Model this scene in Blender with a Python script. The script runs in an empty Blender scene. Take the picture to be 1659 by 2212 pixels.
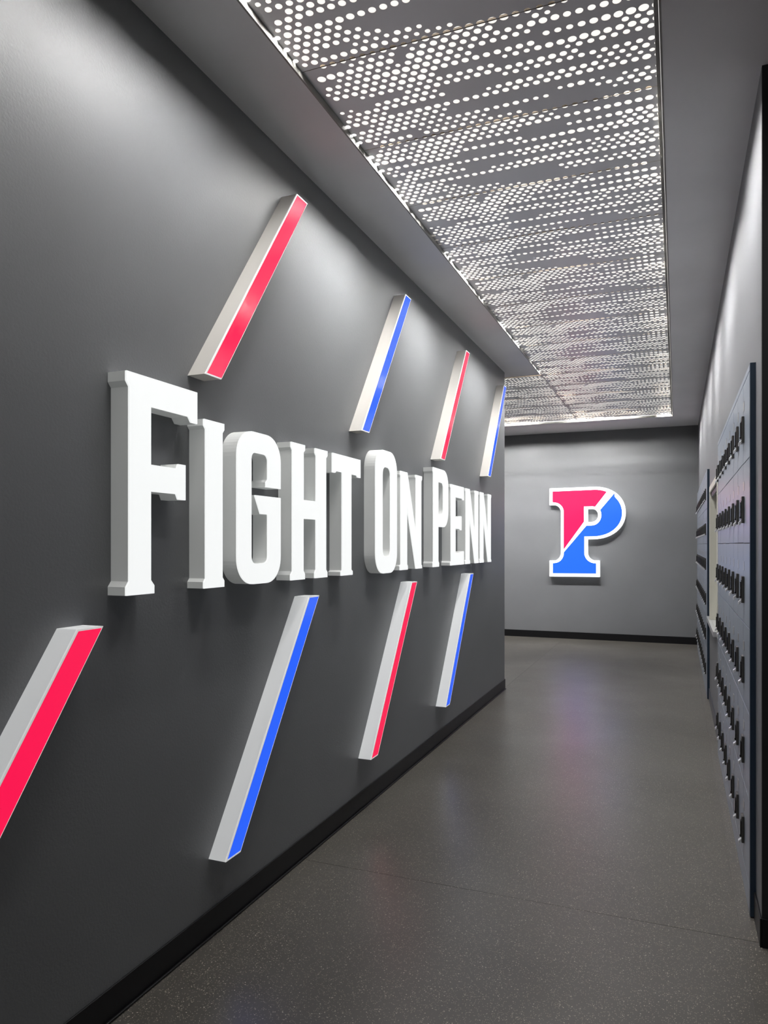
import bpy, bmesh, math, random
from mathutils import Vector, Matrix
from mathutils.geometry import tessellate_polygon
random.seed(7)
C = bpy.context.scene.collection
S = bpy.context.scene

# ---------------------------------------------------------------- camera
CAM_H = 1.215
cam = bpy.data.cameras.new('camera'); camo = bpy.data.objects.new('camera', cam); C.objects.link(camo)
camo.location = (0, 0, CAM_H)
camo.rotation_euler = (math.pi/2, 0, math.radians(21.943))
cam.sensor_fit = 'HORIZONTAL'; cam.sensor_width = 36.0
cam.lens = 1570.0/1659.0*36.0
cam.shift_x = 0.0
cam.shift_y = 70.0/1659.0
cam.clip_start = 0.05; cam.clip_end = 60
S.camera = camo
# ---------------------------------------------------------------- world + exposure
w = bpy.data.worlds.new('world'); S.world = w; w.use_nodes = True
w.node_tree.nodes['Background'].inputs[0].default_value = (0.5, 0.55, 0.62, 1)
w.node_tree.nodes['Background'].inputs[1].default_value = 0.0
S.view_settings.view_transform = 'Standard'; S.view_settings.look = 'None'
S.view_settings.exposure = 0.0; S.view_settings.gamma = 1.0
S.view_settings.use_curve_mapping = False
# ---------------------------------------------------------------- key dimensions
XW = -1.344        # face of the long sign wall
XR = 0.238         # face of the locker wall
YE = 6.05          # end of the sign wall
YB = 9.58          # face of the far wall
YN = 2.46          # near end of the locker wall
ZC = 2.66          # ceiling
XO0, XO1 = -1.078, -0.045   # the opening in the ceiling
YO1 = 8.80
YW = 6.235         # from here on the opening widens to the left
ZP = 2.68          # underside of the perforated panels
ZD = 2.785         # luminous diffuser above them

# ---------------------------------------------------------------- lamps above the perforated panels
LAMP_W = 26.0
def area(name, loc, sx, sy, watts, spread, col=(1, 0.985, 0.965), rot=(0, 0, 0)):
    l = bpy.data.lights.new(name, 'AREA'); l.shape = 'RECTANGLE'; l.size = sx; l.size_y = sy
    l.energy = watts; l.color = col; l.spread = math.radians(spread)
    o = bpy.data.objects.new(name, l); o.location = loc; o.rotation_euler = rot; C.objects.link(o)
    return o
TL = math.radians(43)
for i in range(9):
    yc = -0.665 + 1.142*i
    k = (0.15, 0.28, 0.55, 0.95, 1.0, 1.0, 0.9, 0.9, 0.9)[i]
    area('strip_lamp', (-0.945, yc, ZD-0.035), 0.10, 0.62, LAMP_W*1.2*k, 104, rot=(0, TL, 0))
    area('strip_lamp', (-0.19, yc, ZD-0.035), 0.10, 0.62, LAMP_W*2.1*k, 110, rot=(0, -TL, 0))
    area('strip_lamp', (-0.56, yc, ZD-0.02), 0.3, 0.62, LAMP_W*0.8*(0.45+0.55*k), 110)
for i in range(3):
    area('strip_lamp', (-2.9+1.05*i, 8.38, ZD-0.035), 0.8, 0.07, LAMP_W*2.8, 110, rot=(TL, 0, 0))
area('strip_lamp', (-2.2, 7.2, ZD-0.012), 1.6, 0.3, LAMP_W, 120)

# ---------------------------------------------------------------- materials
def mat(name, col, rough=0.5, metal=0.0, emit=None, es=0.0, spec=0.5, coat=0.0):
    m = bpy.data.materials.new(name); m.use_nodes = True
    b = m.node_tree.nodes['Principled BSDF']
    b.inputs['Base Color'].default_value = (*col, 1)
    b.inputs['Roughness'].default_value = rough
    b.inputs['Metallic'].default_value = metal
    b.inputs['Specular IOR Level'].default_value = spec
    b.inputs['Coat Weight'].default_value = coat
    b.inputs['Coat Roughness'].default_value = 0.08
    if emit:
        b.inputs['Emission Color'].default_value = (*emit, 1)
        b.inputs['Emission Strength'].default_value = es
    return m
def nd(m, t, **k):
    n = m.node_tree.nodes.new(t)
    for a, v in k.items(): setattr(n, a, v)
    return n
def lk(m, a, b): m.node_tree.links.new(a, b)
def pcoord(m):
    return nd(m, 'ShaderNodeNewGeometry').outputs['Position']
def noise(m, scale, detail=3, rough=0.5, vec=None):
    n = nd(m, 'ShaderNodeTexNoise'); n.inputs['Scale'].default_value = scale
    n.inputs['Detail'].default_value = detail; n.inputs['Roughness'].default_value = rough
    lk(m, vec or pcoord(m), n.inputs['Vector'])
    return n
def ramp(m, inp, stops):
    r = nd(m, 'ShaderNodeValToRGB')
    e = r.color_ramp.elements
    e[0].position = stops[0][0]; e[0].color = (*stops[0][1], 1)
    e[1].position = stops[-1][0]; e[1].color = (*stops[-1][1], 1)
    for p_, c_ in stops[1:-1]:
        x = e.new(p_); x.color = (*c_, 1)
    lk(m, inp, r.inputs['Fac'])
    return r
def bump(m, h, strength, dist=0.01):
    b = nd(m, 'ShaderNodeBump'); b.inputs['Strength'].default_value = strength
    b.inputs['Distance'].default_value = dist
    lk(m, h, b.inputs['Height'])
    lk(m, b.outputs['Normal'], m.node_tree.nodes['Principled BSDF'].inputs['Normal'])
def vary(m, base, amt, scale, socket='Base Color'):
    n = noise(m, scale, 4)
    c0 = tuple(max(0, c*(1-amt)) for c in base); c1 = tuple(c*(1+amt) for c in base)
    r = ramp(m, n.outputs['Fac'], [(0.3, c0), (0.7, c1)])
    lk(m, r.outputs['Color'], m.node_tree.nodes['Principled BSDF'].inputs[socket])

PAINT = (0.152, 0.156, 0.164)
def paint(name, col, rough, bstr=0.12):
    m = mat(name, col, rough); vary(m, col, 0.05, 2.0)
    n = noise(m, 140, 2, 0.6); bump(m, n.outputs['Fac'], bstr, 0.004)
    return m
m_wall = paint('charcoal_wall_paint', PAINT, 0.42)
m_ceil = paint('grey_ceiling_paint', (0.72, 0.72, 0.73), 0.55, 0.05)
m_panel = mat('grey_powder_coated_metal', (0.80, 0.81, 0.83), 0.38, 0.0)
vary(m_panel, (0.80, 0.81, 0.83), 0.04, 3)
m_cut = mat('raw_cut_metal_edge', (0.11, 0.08, 0.05), 0.6)
m_lip = mat('ceiling_edge_bead', (0.20, 0.195, 0.18), 0.5)
m_dark = mat('shade_darkened_wall_paint', (0.014, 0.015, 0.017), 0.5)  # near walls out of the light: their shade is put into the colour
m_base = mat('black_rubber_base', (0.006, 0.006, 0.007), 0.38, spec=0.3)
m_diff = mat('luminous_diffuser', (0.0, 0.0, 0.0), 1.0, emit=(1, 0.965, 0.905), es=1.06, spec=0.0)
m_face = mat('lit_white_acrylic', (0.25, 0.25, 0.25), 0.4, emit=(0.98, 1, 0.995), es=0.86)
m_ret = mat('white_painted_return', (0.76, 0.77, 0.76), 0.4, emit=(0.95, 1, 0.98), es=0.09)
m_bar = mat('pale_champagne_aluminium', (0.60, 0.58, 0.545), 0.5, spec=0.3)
m_bar2 = mat('brightened_white_aluminium', (0.70, 0.71, 0.72), 0.45, emit=(0.95, 0.98, 1.0), es=0.22, spec=0.3)  # lower bar housings: extra brightness put in as emission and a paler colour
m_trim = mat('white_retainer', (0.9, 0.9, 0.9), 0.3, emit=(1, 1, 1), es=0.3)
def acr(name, col, es=0.95):
    return mat(name, tuple(c*0.22 for c in col), 0.16, emit=col, es=es, coat=0.3)
m_red = acr('red_lit_acrylic', (1.0, 0.010, 0.085))
m_blue = acr('blue_lit_acrylic', (0.022, 0.125, 1.0))
m_pw = mat('lit_white_logo_border', (0.8, 0.8, 0.8), 0.4, emit=(1, 1, 1), es=1.4)
m_ps = mat('glowing_logo_return', (0.8, 0.8, 0.8), 0.4, emit=(0.96, 1, 1), es=0.8)
m_pr = mat('red_logo_face', (0.25, 0.004, 0.02), 0.45, emit=(1.0, 0.008, 0.13), es=0.95, spec=0.2)
m_pb = mat('blue_logo_face', (0.005, 0.03, 0.25), 0.45, emit=(0.02, 0.155, 1.0), es=0.95, spec=0.2)
m_lock = mat('slate_blue_locker_enamel', (0.26, 0.30, 0.36), 0.29, spec=1.0)
vary(m_lock, (0.24, 0.28, 0.34), 0.03, 3)
m_navy = mat('navy_locker_side', (0.018, 0.034, 0.058), 0.35)
m_gap = mat('shadow_gap_metal', (0.01, 0.012, 0.016), 0.6)
m_bez = mat('black_zinc_handle', (0.045, 0.043, 0.04), 0.28)
m_pull = mat('gloss_black_pull', (0.008, 0.008, 0.009), 0.15)
m_chr = mat('bright_satin_chrome', (0.85, 0.86, 0.88), 0.32, 0.6)
m_plate = mat('aluminium_number_plate', (0.55, 0.55, 0.53), 0.3, 0.8)
m_cream = mat('cream_frame_enamel', (0.62, 0.61, 0.53), 0.4)
m_teal = mat('dark_teal_header', (0.03, 0.06, 0.065), 0.4)
m_steel = mat('brushed_steel_counter', (0.6, 0.61, 0.62), 0.3, 0.6)

# speckled dark rubber floor
m_floor = mat('speckled_dark_rubber', (0.03, 0.03, 0.03), 0.33, spec=0.8)
b = m_floor.node_tree.nodes['Principled BSDF']
pos = pcoord(m_floor)
big = noise(m_floor, 1.1, 5, 0.6, pos)
base = ramp(m_floor, big.outputs['Fac'], [(0.3, (0.060, 0.055, 0.048)), (0.7, (0.096, 0.089, 0.080))])
def flecks(scale, thr, col):
    v = nd(m_floor, 'ShaderNodeTexVoronoi'); v.inputs['Scale'].default_value = scale
    lk(m_floor, pos, v.inputs['Vector'])
    lt = nd(m_floor, 'ShaderNodeMath', operation='LESS_THAN'); lt.inputs[1].default_value = thr
    lk(m_floor, v.outputs['Distance'], lt.inputs[0])
    sp = nd(m_floor, 'ShaderNodeSeparateColor'); lk(m_floor, v.outputs['Color'], sp.inputs['Color'])
    g = nd(m_floor, 'ShaderNodeMath', operation='GREATER_THAN'); g.inputs[1].default_value = 0.45
    lk(m_floor, sp.outputs[0], g.inputs[0])
    mu = nd(m_floor, 'ShaderNodeMath', operation='MULTIPLY')
    lk(m_floor, lt.outputs[0], mu.inputs[0]); lk(m_floor, g.outputs[0], mu.inputs[1])
    return mu.outputs[0]
f1 = flecks(210, 0.30, None); f2 = flecks(95, 0.16, None)
mx = nd(m_floor, 'ShaderNodeMix', data_type='RGBA'); lk(m_floor, f1, mx.inputs[0])
lk(m_floor, base.outputs['Color'], mx.inputs[6]); mx.inputs[7].default_value = (0.24, 0.225, 0.175, 1)
mx2 = nd(m_floor, 'ShaderNodeMix', data_type='RGBA'); lk(m_floor, f2, mx2.inputs[0])
lk(m_floor, mx.outputs[2], mx2.inputs[6]); mx2.inputs[7].default_value = (0.45, 0.41, 0.33, 1)
# scuffs: thin stretched dark streaks
mp = nd(m_floor, 'ShaderNodeMapping'); mp.inputs['Scale'].default_value = (9, 60, 1); mp.inputs['Rotation'].default_value = (0, 0, 0.9)
lk(m_floor, pos, mp.inputs['Vector'])
sc = noise(m_floor, 1.0, 3, 0.7, mp.outputs['Vector'])
scr = ramp(m_floor, sc.outputs['Fac'], [(0.70, (1, 1, 1)), (0.78, (0.6, 0.6, 0.6))])
mm = nd(m_floor, 'ShaderNodeMix', data_type='RGBA', blend_type='MULTIPLY'); mm.inputs[0].default_value = 1
lk(m_floor, mx2.outputs[2], mm.inputs[6]); lk(m_floor, scr.outputs['Color'], mm.inputs[7])
lk(m_floor, mm.outputs[2], b.inputs['Base Color'])
rr = noise(m_floor, 1.6, 3, 0.5, pos)
rrr = ramp(m_floor, rr.outputs['Fac'], [(0.3, (0.28,)*3), (0.7, (0.35,)*3)])
lk(m_floor, rrr.outputs['Color'], b.inputs['Roughness'])

# ---------------------------------------------------------------- helpers
def link(name, me, m, parent=None):
    o = bpy.data.objects.new(name, me); C.objects.link(o)
    if m and not me.materials: me.materials.append(m)
    if parent: o.parent = parent
    return o
def tag(o, label=None, cat=None, group=None, kind=None):
    if label: o['label'] = label
    if cat: o['category'] = cat
    if group: o['group'] = group
    if kind: o['kind'] = kind
    return o
def empty(name, loc, label, cat, group=None):
    o = bpy.data.objects.new(name, None); o.location = loc; o.empty_display_size = 0.1
    C.objects.link(o); return tag(o, label, cat, group)
def child(name, me, m, parent):
    o = link(name, me, m)
    o.parent = parent
    return o
class MB:
    def __init__(s): s.v = []; s.f = []
    def box(s, a, b_):
        x0, y0, z0 = a; x1, y1, z1 = b_; n = len(s.v)
        s.v += [(x0,y0,z0),(x1,y0,z0),(x1,y1,z0),(x0,y1,z0),(x0,y0,z1),(x1,y0,z1),(x1,y1,z1),(x0,y1,z1)]
        s.f += [tuple(n+i for i in q) for q in ((0,3,2,1),(4,5,6,7),(0,1,5,4),(1,2,6,5),(2,3,7,6),(3,0,4,7))]
        return s
    def mesh(s, name, origin=(0,0,0), bevel=0, seg=2):
        me = bpy.data.meshes.new(name)
        ox, oy, oz = origin
        me.from_pydata([(x-ox, y-oy, z-oz) for x, y, z in s.v], [], s.f)
        if bevel:
            bm = bmesh.new(); bm.from_mesh(me)
            bmesh.ops.bevel(bm, geom=bm.edges[:], offset=bevel, segments=seg, affect='EDGES', profile=0.5)
            bm.to_mesh(me); bm.free()
        me.update(); return me
def boxm(name, a, b_, m, parent=None, origin=(0,0,0), bevel=0):
    return link(name, MB().box(a, b_).mesh(name, origin, bevel), m, parent)
def prism(name, loops, d0, d1, axis, origin=(0,0,0)):
    """2-D loops (outer first, then holes) extruded along an axis ('X': coords are (y,z); 'Y': coords are (x,z))."""
    P = [[Vector((p[0], p[1], 0)) for p in lp] for lp in loops]
    tris = tessellate_polygon(P)
    flat = [p for lp in loops for p in lp]; n = len(flat)
    def to3(p, d):
        return ((d, p[0], p[1]) if axis == 'X' else (p[0], d, p[1]))
    vs = [to3(p, d0) for p in flat] + [to3(p, d1) for p in flat]
    fs = []
    for t in tris:
        fs.append(tuple(t)); fs.append(tuple(i+n for i in reversed(t)))
    k = 0
    for lp in loops:
        L = len(lp)
        for i in range(L):
            a = k+i; b2 = k+(i+1) % L
            fs.append((a, b2, b2+n, a+n))
        k += L
    me = bpy.data.meshes.new(name)
    me.from_pydata([(x-origin[0], y-origin[1], z-origin[2]) for x, y, z in vs], [], fs)
    bm = bmesh.new(); bm.from_mesh(me); bmesh.ops.recalc_face_normals(bm, faces=bm.faces[:]); bm.to_mesh(me); bm.free()
    return me
def arc(cx, cz, a, b_, t0, t1, n=10, e=2.0):
    out = []
    for i in range(n+1):
        t = math.radians(t0+(t1-t0)*i/n); c, s_ = math.cos(t), math.sin(t)
        out.append((cx+a*math.copysign(abs(c)**(2/e), c), cz+b_*math.copysign(abs(s_)**(2/e), s_)))
    return out
def rrect(x0, x1, z0, z1, ry, rz, n=10, e=2.0):
    return (arc(x1-ry, z1-rz, ry, rz, 0, 90, n, e)+arc(x0+ry, z1-rz, ry, rz, 90, 180, n, e) +
            arc(x0+ry, z0+rz, ry, rz, 180, 270, n, e)+arc(x1-ry, z0+rz, ry, rz, 270, 360, n, e))

# ---------------------------------------------------------------- floor sheets
XL, XRR, YN0 = -4.3, 1.9, -2.6
m_weld = mat('grey_weld_seam', (0.11, 0.105, 0.095), 0.4)
flr = boxm('floor', (XL-0.1, YN0-0.1, -0.12), (XRR+0.1, YB+0.2, -0.0012), m_weld); tag(flr, kind='structure')
g = 0.0009
xs = [XL, -2.9, -1.352, 0.186, XRR]
ys = [YN0, 2.485, YB]
for i in range(4):
    for j in range(2):
        me = MB().box((xs[i]+g, ys[j]+g, -0.001), (xs[i+1]-g, ys[j+1]-g, 0)).mesh('floor_sheet')
        child('floor_sheet', me, m_floor, flr)

# ---------------------------------------------------------------- walls
def struct(name, boxes, m, origin=(0,0,0)):
    q = MB()
    for a, b_ in boxes: q.box(a, b_)
    o = link(name, q.mesh(name), m); tag(o, kind='structure'); return o
wl = struct('wall_left', [((XW-0.15, YN0, 0), (XW, YE, 3.0))], m_wall)
wb = struct('wall_back', [((XL-0.1, YB, 0), (XR+0.5, YB+0.12, 3.0))], m_wall)
Z_LK = 1.808
B1 = (2.637, 4.635); B2 = (6.235, 9.215)
WN = (4.86, 5.93, 0.655, 1.60)      # serving window
TH = 0.42
wr = struct('wall_right', [
    ((XR, YN+0.01, 0), (XR+TH, B1[0], 3.0)),
    ((XR, B1[0], Z_LK), (XR+TH, B1[1], 3.0)),
    ((XR, B1[1], 0), (XR+TH, WN[0], 3.0)),
    ((XR, WN[0], 0), (XR+TH, WN[1], WN[2]-0.04)),
    ((XR, WN[0], WN[3]), (XR+TH, WN[1], 3.0)),
    ((XR, WN[1], 0), (XR+TH, B2[0], 3.0)),
    ((XR, B2[0], Z_LK), (XR+TH, B2[1], 3.0)),
    ((XR, B2[1], 0), (XR+TH, YB, 3.0))], m_wall)
struct('wall_near_right', [((XR+0.0005, YN, 0), (XRR, YN+0.0098, 3.0)), ((XRR, YN0, 0), (XRR+0.1, YN+0.12, 3.0))], m_dark)  # thin dark facing on the wall end stands in for its shade
struct('wall_front', [((XL-0.1, YN0-0.1, 0), (XRR+0.1, YN0, 3.0))], m_dark)
struct('wall_far_left', [((XL-0.1, YE-0.12, 0), (XL, YB, 3.0)), ((XL, YE-0.12, 0), (XW-0.15, YE, 3.0))], m_wall)

# ceiling slab with its opening and the bright bead round the opening
zt = 2.70
ceil = struct('ceiling', [
    ((XW-0.15, YN0, ZC), (XO0-0.006, YW-0.006, zt)),
    ((XO1+0.006, YN0, ZC), (XRR, YB, zt)),
    ((XL, YO1+0.006, ZC), (XO1+0.006, YB, zt)),
    ((XL, YE, ZC), (XW-0.15, YW-0.006, zt))], m_ceil)
q = MB()
q.box((XO0-0.006, YN0, ZC-0.001), (XO0, YW, zt)); q.box((XL, YW-0.006, ZC-0.001), (XO0-0.006, YW, zt))
q.box((XL, YO1, ZC-0.001), (XO1, YO1+0.006, zt)); q.box((XO1, YN0, ZC-0.001), (XO1+0.006, YO1+0.006, zt))
child('edge_bead', q.mesh('edge_bead'), m_lip, ceil)
# flat metal angle along the right edge
child('edge_angle', MB().box((-0.0575, YN0, 2.672), (XO1-0.0015, YO1-0.002, 2.6745)).mesh('edge_angle'), m_lip, ceil)
# plenum above: white lid and luminous diffuser
q = MB(); q.box((XO0-0.12, YN0, zt+0.002), (XO0-0.10, YW-0.1, 2.86)); q.box((XO1+0.06, YN0, zt+0.002), (XO1+0.08, YO1+0.3, 2.86))
q.box((XL, YO1+0.28, zt+0.002), (XO1+0.06, YO1+0.30, 2.86)); q.box((XL, YW-0.12, zt+0.002), (XO0-0.12, YW-0.10, 2.86))
q.box((XL-0.1, YN0-0.1, 2.86), (XRR+0.1, YB+0.1, 2.90))
child('light_cove', q.mesh('light_cove'), m_ceil, ceil)
q = MB(); q.box((XO0-0.09, YN0+0.02, ZD), (XO1+0.05, YO1+0.25, ZD+0.006)); q.box((XL+0.02, YW-0.09, ZD), (XO0-0.092, YO1+0.25, ZD+0.006))
q.box((XL+0.02, YO1+0.255, 2.705), (XO1+0.05, YO1+0.262, ZD))
child('light_diffuser', q.mesh('light_diffuser'), m_diff, ceil)

# ---------------------------------------------------------------- perforated panels
ROWS = """.jjhhhhhh.ihgggffffffhhhggghhhhg
..dfgfeddfhgggefffffe...........
.gfffgiiiihhhgff......fffghiijjh
dfeggfegfgggggggggggg.......feff
.ggggggghhjf......dfeghhiiihhhhh
...deffffefffffgf......dffffffff
........ffggfgfgggggghhgf.......
dc..fgggggd......efeffffffffffff
.efgggggggff..............dfeggf
ffgee..........dfghgggggggdddddd
ghhhhhgghhhggggggggfggggggggggig
..dfggffffd.....................
dgggggggeee...........dghec.ddef
egghhgfffeffffffggfee....efgggef
dhec...bddddffd............cdfgf
.egggg.gggffddedde..............
..eeddddeeefgggiigggfeffeeedfff.
.ddddfggggggggggggged...........
fihhhfhhhhhggeffffghhgggghhhhhih
ffeddghgggffffffd...............
fjijhhhhgef...........efffghiiih
....fgggggggggggg..........ddeff
eggggghhhf......fffghhijhhhhhhhg
dd......................fffggfff
.ffffffggffgfggggghhggf........e
..gggggg.......dffffffffffffffff
.gggggggff..............dffgggfe
dfe.........edfghhgggggfddddfdff
dhhhgghhgggggggggggggggggggghhhg
efefff..........................
eggggffe............fhhfdddfefgg
ffegffffe...........defffgffddcc
dhf...ddddffd...............fghh
egggggggffddddd.................
..fgfffeggffhhhjiiiigfffefffgg..
....defee.dfgggggg...fd.........""".split('\n')
PX, PY = 0.03290454832, 0.026857123855
HX0, HY0 = -1.038112930, 2.050888607
SY = (PY*PY-PX*PX/4)/(2*PY)          # side corner of the Voronoi hexagon
TY = (PX*PX/4+PY*PY)/(2*PY)          # its tip
corner = math.degrees(math.atan2(SY, PX/2))
ANG = [0, corner, corner+(90-corner)/3, corner+2*(90-corner)/3, 90]
ANG = ANG+[180-a for a in ANG[-2::-1]]
ANG = ANG+[a+180 for a in ANG[1:-1]]  # 16 directions, 0 and 180 among them
def hexr(a):
    a = math.radians(a); c, s_ = abs(math.cos(a)), abs(math.sin(a))
    r1 = (PX/2)/c if c > 1e-9 else 9
    # slanted side through (PX/2, SY) and (0, TY)
    k = (TY-SY)/(PX/2)
    return min(r1, TY/(s_+k*c))
def radius(k, n):
    row = ROWS[k % 36]; i = n+1
    if 0 <= i < len(row) and row[i] != '.': return (5+'abcdefghijkl'.index(row[i]))*0.001
    return 0.0
def panel_mesh(name, k0, k1, flip=False):
    """panel between joint rows k0 and k1 (its joint rows are halved); local origin at (HX0, HY0)"""
    xl, xr = -1.5*PX, -0.0575-HX0
    V = []; F = []; WALLF = []
    gap = 0.0007
    def clampx(x): return min(max(x, xl), xr)
    for k in range(k0, k1+1):
        odd = k % 2
        lo, hi = 0, 360
        for n in range(-2 if odd else -1, 31):
            cx = (n+0.5*odd)*PX; cy = k*PY
            if cx-PX/2 >= xr-1e-6: continue
            r = radius(k, n)
            if flip: r = radius(k, 29-n)
            if r and cx-r < xl+0.003: r = 0
            if k == k0: A = [a for a in ANG if a <= 180]
            elif k == k1: A = [a for a in ANG if a >= 180]+[360]
            else: A = ANG+[360]
            yoff = gap if k == k0 else (-gap if k == k1 else 0)
            base = len(V); N = len(A)
            if r:
                for a in A:
                    t = math.radians(a); R = hexr(a); c, s_ = math.cos(t), math.sin(t)
                    yy = s_*R; yh = s_*r
                    if k == k0: yy = max(yy, gap); yh = max(yh, gap)
                    if k == k1: yy = min(yy, -gap); yh = min(yh, -gap)
                    V.append((clampx(cx+c*R), cy+yy, 0)); V.append((clampx(cx+c*r), cy+yh, 0)); V.append((clampx(cx+c*r), cy+yh, 0.0004))
                for i in range(N-1):
                    a0 = base+3*i; a1 = a0+3
                    F.append((a0, a0+1, a1+1, a1)); WALLF.append(len(F)); F.append((a0+1, a0+2, a1+2, a1+1))
            else:
                pts = []
                for a in A[:-1] if A[-1] == 360 and A[0] == 0 else A:
                    if a not in (0, 180) and min(abs(a % 180-corner), abs(a % 180-(180-corner)), abs(a % 180-90)) > 0.01 and k not in (k0, k1): pass
                    t = math.radians(a); R = hexr(a); yy = math.sin(t)*R
                    if k == k0: yy = max(yy, gap)
                    if k == k1: yy = min(yy, -gap)
                    pts.append((clampx(cx+math.cos(t)*R), cy+yy, 0))
                V += pts; F.append(tuple(reversed(range(base, base+len(pts)))))
    # upturned flanges on the four sides
    y0, y1 = k0*PY+gap, k1*PY-gap
    n = len(V); h = 0.006; t_ = 0.0015
    q = MB(); q.box((xl, y0, 0), (xr, y0+t_, h)); q.box((xl, y1-t_, 0), (xr, y1, h))
    q.box((xl, y0+t_, 0), (xl+t_, y1-t_, h)); q.box((xr-t_, y0+t_, 0.0003), (xr, y1-t_, h))
    V += q.v; WALLF += list(range(len(F), len(F)+len(q.f))); F += [tuple(n+i for i in f) for f in q.f]
    me = bpy.data.meshes.new(name); me.from_pydata(V, [], F); me.update()
    me.materials.append(m_panel); me.materials.append(m_cut)
    for i in WALLF: me.polygons[i].material_index = 1
    return me
PA = panel_mesh('perforated_panel', -20, -2)      # joint row 34 .. joint row 16 of the next
PB = panel_mesh('perforated_panel', -2, 16)
for j in range(-10, 15):
    # panel j spans joint rows -2+18j .. 16+18j ; PB is j=0, PA is j=-1 (= j=1 shifted by 36 rows)
    if j % 2 == 0: me, sh = PB, 18*j
    else: me, sh = PA, 18*(j+1)
    y1 = HY0+(16+18*j)*PY
    if y1 > YO1: break
    if HY0+(-2+18*j)*PY < YN0: continue
    o = child('ceiling_panel', me, None, ceil); o.location = (HX0, HY0+sh*PY, ZP)
# the wide bay beyond the end of the sign wall: panels of the same width to the left, turned end for end
rowpitch = 18*PY
for i in range(3):
    for j in range(9, 14):
        if j % 2 == 0: me, sh = PA, 18*(j+1)
        else: me, sh = PB, 18*j
        y0_ = HY0+(-2+18*j)*PY; y1_ = HY0+(16+18*j)*PY
        if y1_ > YO1 or y0_ < YW-0.25: continue
        o = child('ceiling_panel', me, None, ceil)
        w_ = (-0.0575-HX0)+1.5*PX
        o.location = (HX0-w_*(i+1)-0.0015*(i+1), HY0+sh*PY, ZP)

# ---------------------------------------------------------------- baseboards
def baseb(name, boxes):
    q = MB()
    for a, b_ in boxes: q.box(a, b_)
    o = link(name, q.mesh(name, bevel=0.002, seg=2), m_base); tag(o, kind='structure'); return o
baseb('baseboard_left', [((XW+0.0002, YN0, 0), (XW+0.006, YE, 0.084)), ((XW+0.0062, YN0, 0), (XW+0.014, YE, 0.007))])
baseb('baseboard_left_end', [((XW-0.15, YE+0.0002, 0), (XW+0.006, YE+0.006, 0.084))])
baseb('baseboard_back', [((XL, YB-0.007, 0), (XR, YB-0.0002, 0.088))])
m_bs = mat('slate_rubber_base', (0.035, 0.04, 0.05), 0.3)
baseb('baseboard_right', [((XR-0.006, YN-0.006, 0), (XR-0.0002, B1[0]-0.001, 0.088)), ((XR-0.0002, YN-0.006, 0), (XRR, YN-0.0002, 0.088))])
o = baseb('baseboard_right_middle', [((XR-0.006, B1[1]+0.001, 0), (XR-0.0002, B2[0]-0.001, 0.088))]); o.data.materials[0] = m_bs

# ---------------------------------------------------------------- the lit letters on the sign wall
LB = 1.0855
def serif_stem(x0, x1, z0, z1, s=0.011, h=0.018, c=0.013, top=True, bot=True):
    """outline of a stem with small flared feet, anticlockwise from the lower left"""
    o = []
    if bot: o += [(x0-s, z0), (x1+s, z0), (x1+s, z0+h), (x1, z0+h+c)]
    else: o += [(x0, z0), (x1, z0)]
    if top: o += [(x1, z1-h-c), (x1+s, z1-h), (x1+s, z1), (x0-s, z1), (x0-s, z1-h), (x0, z1-h-c)]
    else: o += [(x1, z1), (x0, z1)]
    if bot: o += [(x0, z0+h+c), (x0-s, z0+h)]
    return o
def L_F():
    return [[(1.453,1.653),(1.744,1.653),(1.744,1.562),(1.717,1.562),(1.704,1.577),(1.545,1.577),(1.545,1.425),(1.651,1.425),(1.658,1.438),(1.690,1.438),
             (1.690,1.339),(1.658,1.339),(1.650,1.354),(1.545,1.354),(1.545,1.121),(1.558,1.107),(1.558,LB),(1.453,LB),(1.453,1.107),(1.464,1.121),(1.464,1.615),(1.453,1.628)]]
def L_I(): return [serif_stem(1.786, 1.870, LB, 1.583, 0.009, 0.019, 0.010)]
def L_G():
    o = arc(2.125, 1.495, 0.095, 0.089, 0, 90, 12, 2.1)+arc(2.045, 1.495, 0.095, 0.089, 90, 180, 12, 2.1)
    o += arc(2.045, 1.174, 0.095, 0.089, 180, 270, 12, 2.1)+arc(2.125, 1.174, 0.095, 0.089, 270, 360, 12, 2.1)
    o += [(2.220,1.377),(2.054,1.377),(2.089,1.316),(2.136,1.316)]
    o += list(reversed(arc(2.113, 1.176, 0.023, 0.024, 270, 360, 5)))+list(reversed(arc(2.055, 1.176, 0.023, 0.024, 180, 270, 5)))
    o += list(reversed(arc(2.055, 1.495, 0.023, 0.021, 90, 180, 5)))+list(reversed(arc(2.113, 1.495, 0.023, 0.021, 0, 90, 5)))
    o += [(2.136,1.434),(2.124,1.425),(2.124,1.408),(2.220,1.408)]
    return [o]
def L_H():
    return [[(2.293,LB),(2.399,LB),(2.399,1.105),(2.388,1.118),(2.388,1.310),(2.491,1.310),(2.491,1.118),(2.480,1.105),(2.480,LB),(2.586,LB),(2.586,1.105),(2.575,1.116),
             (2.575,1.555),(2.587,1.565),(2.587,1.584),(2.482,1.584),(2.482,1.565),(2.492,1.556),(2.492,1.380),(2.389,1.380),(2.389,1.556),(2.400,1.565),(2.400,1.584),(2.296,1.584),(2.296,1.565),(2.306,1.556),(2.306,1.118),(2.293,1.105)]]
def L_T():
    return [[(2.633,1.584),(2.911,1.584),(2.911,1.505),(2.882,1.505),(2.873,1.513),(2.815,1.513),(2.815,1.108),(2.828,1.101),(2.828,LB),(2.714,LB),(2.714,1.101),(2.726,1.108),(2.726,1.513),(2.668,1.513),(2.658,1.505),(2.633,1.505)]]
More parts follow.
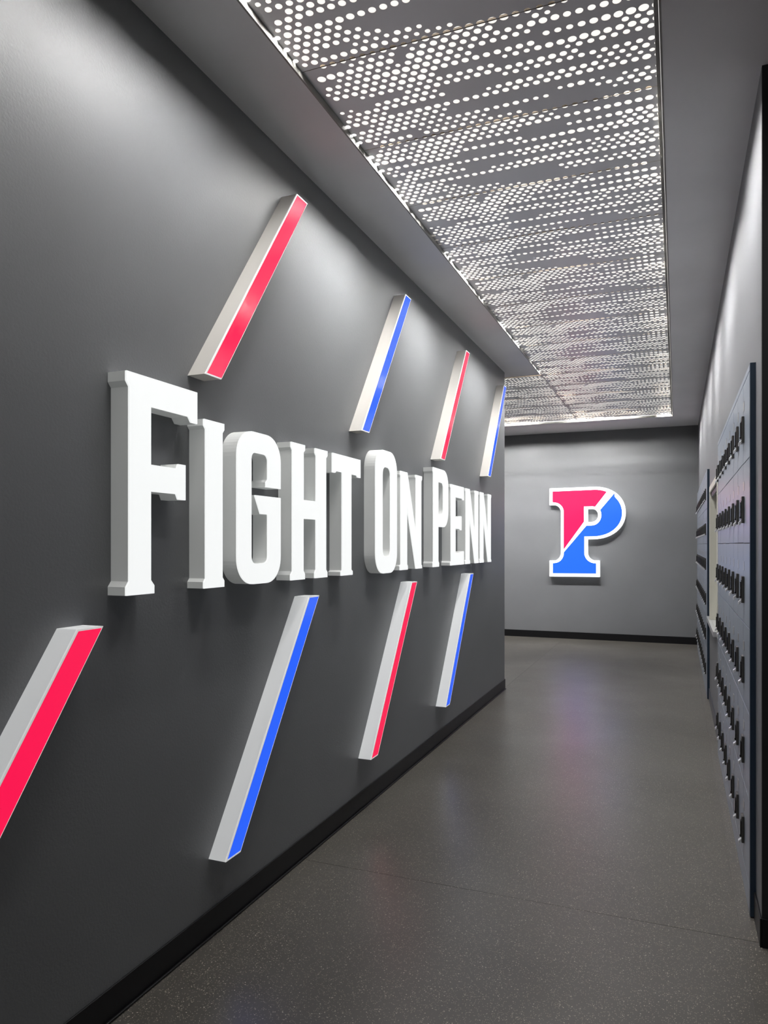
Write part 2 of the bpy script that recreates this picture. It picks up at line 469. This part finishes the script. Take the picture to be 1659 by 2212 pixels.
def L_O():
    return [rrect(3.086, 3.357, 1.078, 1.661, 0.094, 0.098, 12, 2.1), list(reversed(rrect(3.169, 3.273, 1.156, 1.582, 0.036, 0.034, 6)))]
def L_N(x=0.0):
    return [[(p[0]+x, p[1]) for p in [(3.406,1.584),(3.508,1.584),(3.645,1.262),(3.645,1.566),(3.635,1.572),(3.635,1.584),(3.738,1.584),(3.738,1.566),(3.727,1.557),(3.727,1.106),(3.739,1.100),(3.739,LB),
             (3.641,LB),(3.504,1.410),(3.504,1.112),(3.514,1.105),(3.514,LB),(3.404,LB),(3.404,1.105),(3.415,1.114),(3.415,1.557),(3.406,1.566)]]]
def L_P():
    o = [(3.933,LB),(4.044,LB),(4.044,1.108),(4.031,1.117),(4.031,1.317)]
    o += arc(4.130, 1.415, 0.097, 0.098, 270, 360, 10, 2.1)+arc(4.130, 1.560, 0.097, 0.095, 0, 90, 10, 2.1)
    o += [(3.933,1.655),(3.933,1.632),(3.941,1.621),(3.941,1.118),(3.933,1.108)]
    h = [(4.031,1.577)]+list(reversed(arc(4.098, 1.544, 0.033, 0.033, 0, 90, 6)))+list(reversed(arc(4.098, 1.421, 0.033, 0.033, 270, 360, 6)))+[(4.031,1.388)]
    return [o, h]
def L_E():
    return [[(4.279,1.585),(4.576,1.585),(4.576,1.501),(4.549,1.501),(4.535,1.510),(4.384,1.510),(4.384,1.386),(4.470,1.386),(4.484,1.395),(4.522,1.395),(4.522,1.306),(4.486,1.306),(4.474,1.313),(4.384,1.313),
             (4.384,1.162),(4.530,1.162),(4.540,1.171),(4.576,1.171),(4.576,LB),(4.276,LB),(4.276,1.103),(4.289,1.113),(4.289,1.558),(4.279,1.567)]]
def letter(ch, loops, label, group):
    ys_ = [p[0] for p in loops[0]]; org = (XW, (min(ys_)+max(ys_))/2, min(p[1] for p in loops[0]))
    r = empty('channel_letter', org, label, 'sign letter', group)
    child('letter_housing', prism('letter_housing', loops, XW+0.0005, XW+0.0555, 'X', org), m_ret, r)
    child('letter_face', prism('letter_face', loops, XW+0.0558, XW+0.061, 'X', org), m_face, r)
GL = 'white lit letters of the wall slogan'
letter('F', L_F(), 'tallest and leftmost lit white letter F that opens the slogan', GL)
letter('I', L_I(), 'slim lit white letter I between the tall F and the rounded G', GL)
letter('G', L_G(), 'lit white letter G with rounded corners, third letter of the slogan', GL)
letter('H', L_H(), 'lit white letter H with a crossbar, between the G and the T', GL)
letter('T', L_T(), 'lit white letter T that ends the first word of the slogan', GL)
letter('O', L_O(), 'tall lit white oval letter O at the middle of the slogan', GL)
letter('N', L_N(), 'lit white letter N directly after the tall oval O', GL)
letter('P', L_P(), 'tall lit white letter P that starts the last word on the wall', GL)
letter('E', L_E(), 'lit white letter E directly after the tall P', GL)
letter('N', L_N(1.2135), 'lit white letter N right after the E, the first of the last two', GL)
letter('N', L_N(1.587), 'last lit white letter N, nearest the end of the wall', GL)

# ---------------------------------------------------------------- slanted light bars
def bar(y, z0, z1, sh, m, label, colour):
    w_ = 0.081; org = (XW, y, z0); D = 0.064
    r = empty('light_bar', org, label, 'light bar', 'slanted lit bars on the dark wall')
    full = [(y, z0), (y+w_, z0), (y+w_+sh, z1), (y+sh, z1)]
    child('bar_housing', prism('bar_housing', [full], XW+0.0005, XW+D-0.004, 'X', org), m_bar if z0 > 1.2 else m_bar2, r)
    t = 0.0045; k = sh/(z1-z0); tx = t*1.2
    zi0, zi1 = z0+0.004, z1-0.004
    inner = [(y+tx+k*(zi0-z0), zi0), (y+w_-0.0008+k*(zi0-z0), zi0), (y+w_-0.0008+k*(zi1-z0), zi1), (y+tx+k*(zi1-z0), zi1)]
    child('retainer', prism('retainer', [full, list(reversed(inner))], XW+D-0.0038, XW+D, 'X', org), m_trim, r)
    e = 0.0003
    inn = [(inner[0][0]+e, inner[0][1]+e), (inner[1][0]-e, inner[1][1]+e), (inner[2][0]-e, inner[2][1]-e), (inner[3][0]+e, inner[3][1]-e)]
    child('bar_face', prism('bar_face', [inn], XW+D-0.0037, XW+D-0.0008, 'X', org), m, r)['label'] = colour+' glowing acrylic face'
UZ = (1.715, 2.489); LZ = (0.242, 1.0185)
bar(1.778, *UZ, 0.554, m_red, 'long red slanted light bar above the tall F, nearest upper bar', 'red')
bar(2.919, *UZ, 0.555, m_blue, 'blue slanted light bar above the gap after the T', 'blue')
bar(4.066, *UZ, 0.558, m_red, 'red slanted light bar above the tall P', 'red')
bar(5.214, *UZ, 0.536, m_blue, 'blue slanted upper light bar at the far end of the wall', 'blue')
bar(0.735, *LZ, 0.554, m_red, 'red slanted light bar cut by the left edge, below the F', 'red')
bar(1.882, *LZ, 0.546, m_blue, 'long blue slanted light bar below the G and H', 'blue')
bar(3.021, *LZ, 0.548, m_red, 'red slanted light bar below the tall oval O', 'red')
bar(4.166, *LZ, 0.556, m_blue, 'blue slanted light bar under the last word, farthest lower bar', 'blue')

# ---------------------------------------------------------------- split letter P emblem on the far wall
sc_ = (YB-0.07)/9.62
def T(lp): return [(x*sc_, CAM_H+(z-CAM_H)*sc_) for x, z in lp]
outer = [(-1.544,1.946), (-0.985,1.951)]+arc(-0.974, 1.615, 0.376, 0.336, 90, 0, 14, 2.12)[1:]+arc(-1.0, 1.615, 0.402, 0.334, 0, -90, 16, 2.1)[1:]
outer += [(-1.061,1.281)]+arc(-0.965, 1.105, 0.096, 0.097, 180, 270, 8)+[(-0.912,1.008),(-0.912,0.800),(-1.544,0.797),(-1.544,1.003)]
outer += arc(-1.483, 1.120, 0.087, 0.117, 270, 360, 8)+arc(-1.488, 1.638, 0.090, 0.089, 0, 90, 8)+[(-1.544,1.727)]
hole = [(-1.062,1.669)]+arc(-0.998, 1.588, 0.067, 0.080, 90, 0, 6)+arc(-1.01, 1.588, 0.079, 0.086, 0, -90, 7)[1:]+[(-1.062,1.501)]
red = [(-1.505,1.905), (-0.985,1.914)]+arc(-0.974, 1.615, 0.338, 0.299, 90, 64, 5)[1:]+[(-0.968,1.697),(-0.998,1.703),(-1.107,1.702),(-1.107,1.506),(-1.362,1.148)]
red += arc(-1.488, 1.638, 0.126, 0.124, 0, 90, 8)+[(-1.505,1.767)]
blue = [(-0.732,1.864)]+arc(-0.985, 1.615, 0.345, 0.302, 42, 0, 7)+arc(-1.0, 1.615, 0.360, 0.297, 0, -90, 14, 2.1)[1:]
blue += [(-1.102,1.317)]+arc(-0.965, 1.105, 0.137, 0.131, 180, 270, 8)+[(-0.955,0.974),(-0.955,0.842),(-1.501,0.838),(-1.501,0.969)]
blue += arc(-1.483, 1.105, 0.123, 0.133, 270, 355, 8)+[(-1.360,1.114),(-1.075,1.457)]+arc(-1.01, 1.588, 0.119, 0.131, -90, 30, 9)
org = (-1.07*sc_, YB, 0.79)
r = empty('letter_emblem', org, 'glowing red and blue split letter P emblem with white border on the far wall', 'wall emblem')
child('emblem_housing', prism('emblem_housing', [T(outer), T(hole)], YB-0.0005, YB-0.062, 'Y', org), m_ps, r)
child('border_face', prism('border_face', [T(outer), T(hole)], YB-0.0622, YB-0.068, 'Y', org), m_pw, r)['label'] = 'white lit border and diagonal band'
child('upper_face', prism('upper_face', [T(red)], YB-0.0682, YB-0.0705, 'Y', org), m_pr, r)['label'] = 'red lit upper left half'
child('lower_face', prism('lower_face', [T(blue)], YB-0.0682, YB-0.0705, 'Y', org), m_pb, r)['label'] = 'blue lit lower right half'

# ---------------------------------------------------------------- lockers
XF = 0.221; DW = 0.2445; TIER = 0.2826; Z0 = 0.089
door_me = MB().box((XF-0.0, 0.0007, 0.0015), (XF+0.0035, DW-0.0007, TIER-0.0015)).mesh('locker_door', bevel=0.0004, seg=1)
door_me.materials.append(m_lock)
hy = 0.215
def handle_mesh():
    q = MB()
    x1 = XF-0.0003
    # side cheeks, top and bottom of the pocket frame with an open slot between them
    q.box((x1-0.0085, hy-0.021, 0.072), (x1, hy-0.013, 0.166)); q.box((x1-0.0085, hy+0.013, 0.072), (x1, hy+0.021, 0.166))
    q.box((x1-0.0085, hy-0.0128, 0.152), (x1, hy+0.0128, 0.166)); q.box((x1-0.0085, hy-0.0128, 0.072), (x1, hy+0.0128, 0.088))
    q.box((x1-0.002, hy-0.0128, 0.0882), (x1, hy+0.0128, 0.1518))
    return q.mesh('handle', bevel=0.0015, seg=2)
h_me = handle_mesh(); h_me.materials.append(m_bez)
q = MB(); q.box((XF-0.0125, hy-0.0105, 0.092), (XF-0.0028, hy+0.006, 0.146)); q.box((XF-0.0145, hy-0.008, 0.0885), (XF-0.004, hy+0.004, 0.0945))
p_me = q.mesh('finger_pull', bevel=0.0012, seg=2); p_me.materials.append(m_pull)
q = MB(); q.box((XF-0.0185, -0.0085, -0.006), (XF-0.0088, 0.0085, 0.006))
hs_me = q.mesh('hasp', bevel=0.001, seg=1)
for v in hs_me.vertices:   # tilt the tab down about its root
    dx = v.co.x-(XF-0.0088); v.co.z += dx*0.9+0.0775; v.co.y += hy
hs_me.materials.append(m_chr)
n_me = MB().box((XF-0.0010, hy-0.022, 0.186), (XF-0.0002, hy+0.022, 0.219)).mesh('number_plate', bevel=0.0004, seg=1); n_me.materials.append(m_plate)
def bank(y0, y1, ncol, label):
    r = empty('locker_bank', (0, y0, 0), label, 'lockers', 'locker banks set in the right wall')
    L = y1-y0
    child('locker_body', MB().box((XF+0.004, 0.021, 0), (XF+0.38, L-0.003, Z_LK-0.003)).mesh('locker_body'), m_gap, r)
    child('end_panel', MB().box((XF, 0, 0.004), (XF+0.37, 0.020, Z_LK-0.002)).mesh('end_panel', bevel=0.0006, seg=1), m_navy, r)['label'] = 'dark navy end panel'
    child('top_rail', MB().box((XF, 0.0205, Z0+6*TIER+0.0015), (XF+0.0038, L-0.002, Z_LK-0.002)).mesh('top_rail'), m_lock, r)
    child('plinth', MB().box((XF, 0.0205, 0.002), (XF+0.0038, L-0.002, Z0-0.0012)).mesh('plinth'), m_lock, r)
    ye = 0.0205+ncol*DW
    if L-0.002-ye > 0.004:
        child('filler_strip', MB().box((XF, ye+0.001, Z0), (XF+0.0038, L-0.002, Z0+6*TIER)).mesh('filler_strip'), m_lock, r)
    for c in range(ncol):
        for t in range(6):
            d = child('locker_door', door_me, None, r)
            d.location = (0, 0.0205+c*DW, Z0+t*TIER+random.uniform(-0.0007, 0.0007))
            d.rotation_euler = (0, 0, math.radians(random.uniform(-0.08, 0.08)))
            for nm, me in (('handle', h_me), ('finger_pull', p_me), ('hasp', hs_me), ('number_plate', n_me)):
                link(nm, me, None, d)
bank(B1[0], B1[1], 8, 'nearest bank of slate blue lockers, eight columns by six rows')
bank(B2[0], B2[1], 12, 'farther bank of slate blue lockers beyond the serving window')

# ---------------------------------------------------------------- serving window between the banks
y0, y1, z0, z1 = WN
q = MB(); cw = 0.045; xf = XR-0.012
q.box((xf, y0-cw, z0), (XR-0.0004, y0, z1+cw)); q.box((xf, y1, z0), (XR-0.0004, y1+cw, z1+cw)); q.box((xf, y0, z1), (XR-0.0004, y1, z1+cw))
win = link('window_1', q.mesh('window_1', bevel=0.0015, seg=1), m_cream); tag(win, kind='structure')
q = MB(); e = 0.006
q.box((xf, y0+0.0005, z0), (XR+0.30, y0+e, z1-e)); q.box((xf, y1-e, z0), (XR+0.30, y1-0.0005, z1-e))
child('window_jamb', q.mesh('window_jamb'), m_cream, win)
child('window_head', MB().box((XR+0.035, y0+e, z1-0.02), (XR+0.30, y1-e, z1-0.0005)).mesh('window_head'), m_teal, win)
child('shutter_track', MB().box((XR+0.002, y0+e, z1-0.035), (XR+0.014, y1-e, z1-0.001)).mesh('shutter_track'), m_teal, win)
child('shutter', MB().box((XR+0.30, y0, z0+0.01), (XR+0.31, y1, z1)).mesh('shutter'), m_cream, win)
cs = link('counter_shelf', MB().box((XR-0.022, 5.12, z0-0.036), (XR-0.0008, 6.228, z0-0.001)).box((XR-0.0008, y0+0.001, z0-0.036), (XR+0.29, y1-0.001, z0-0.001)).mesh('counter_shelf', bevel=0.002, seg=2), m_steel)
# (the shelf runs through the opening: the wall box below it stops under the shelf)
tag(cs, 'thin steel counter shelf projecting under the serving window', 'shelf')
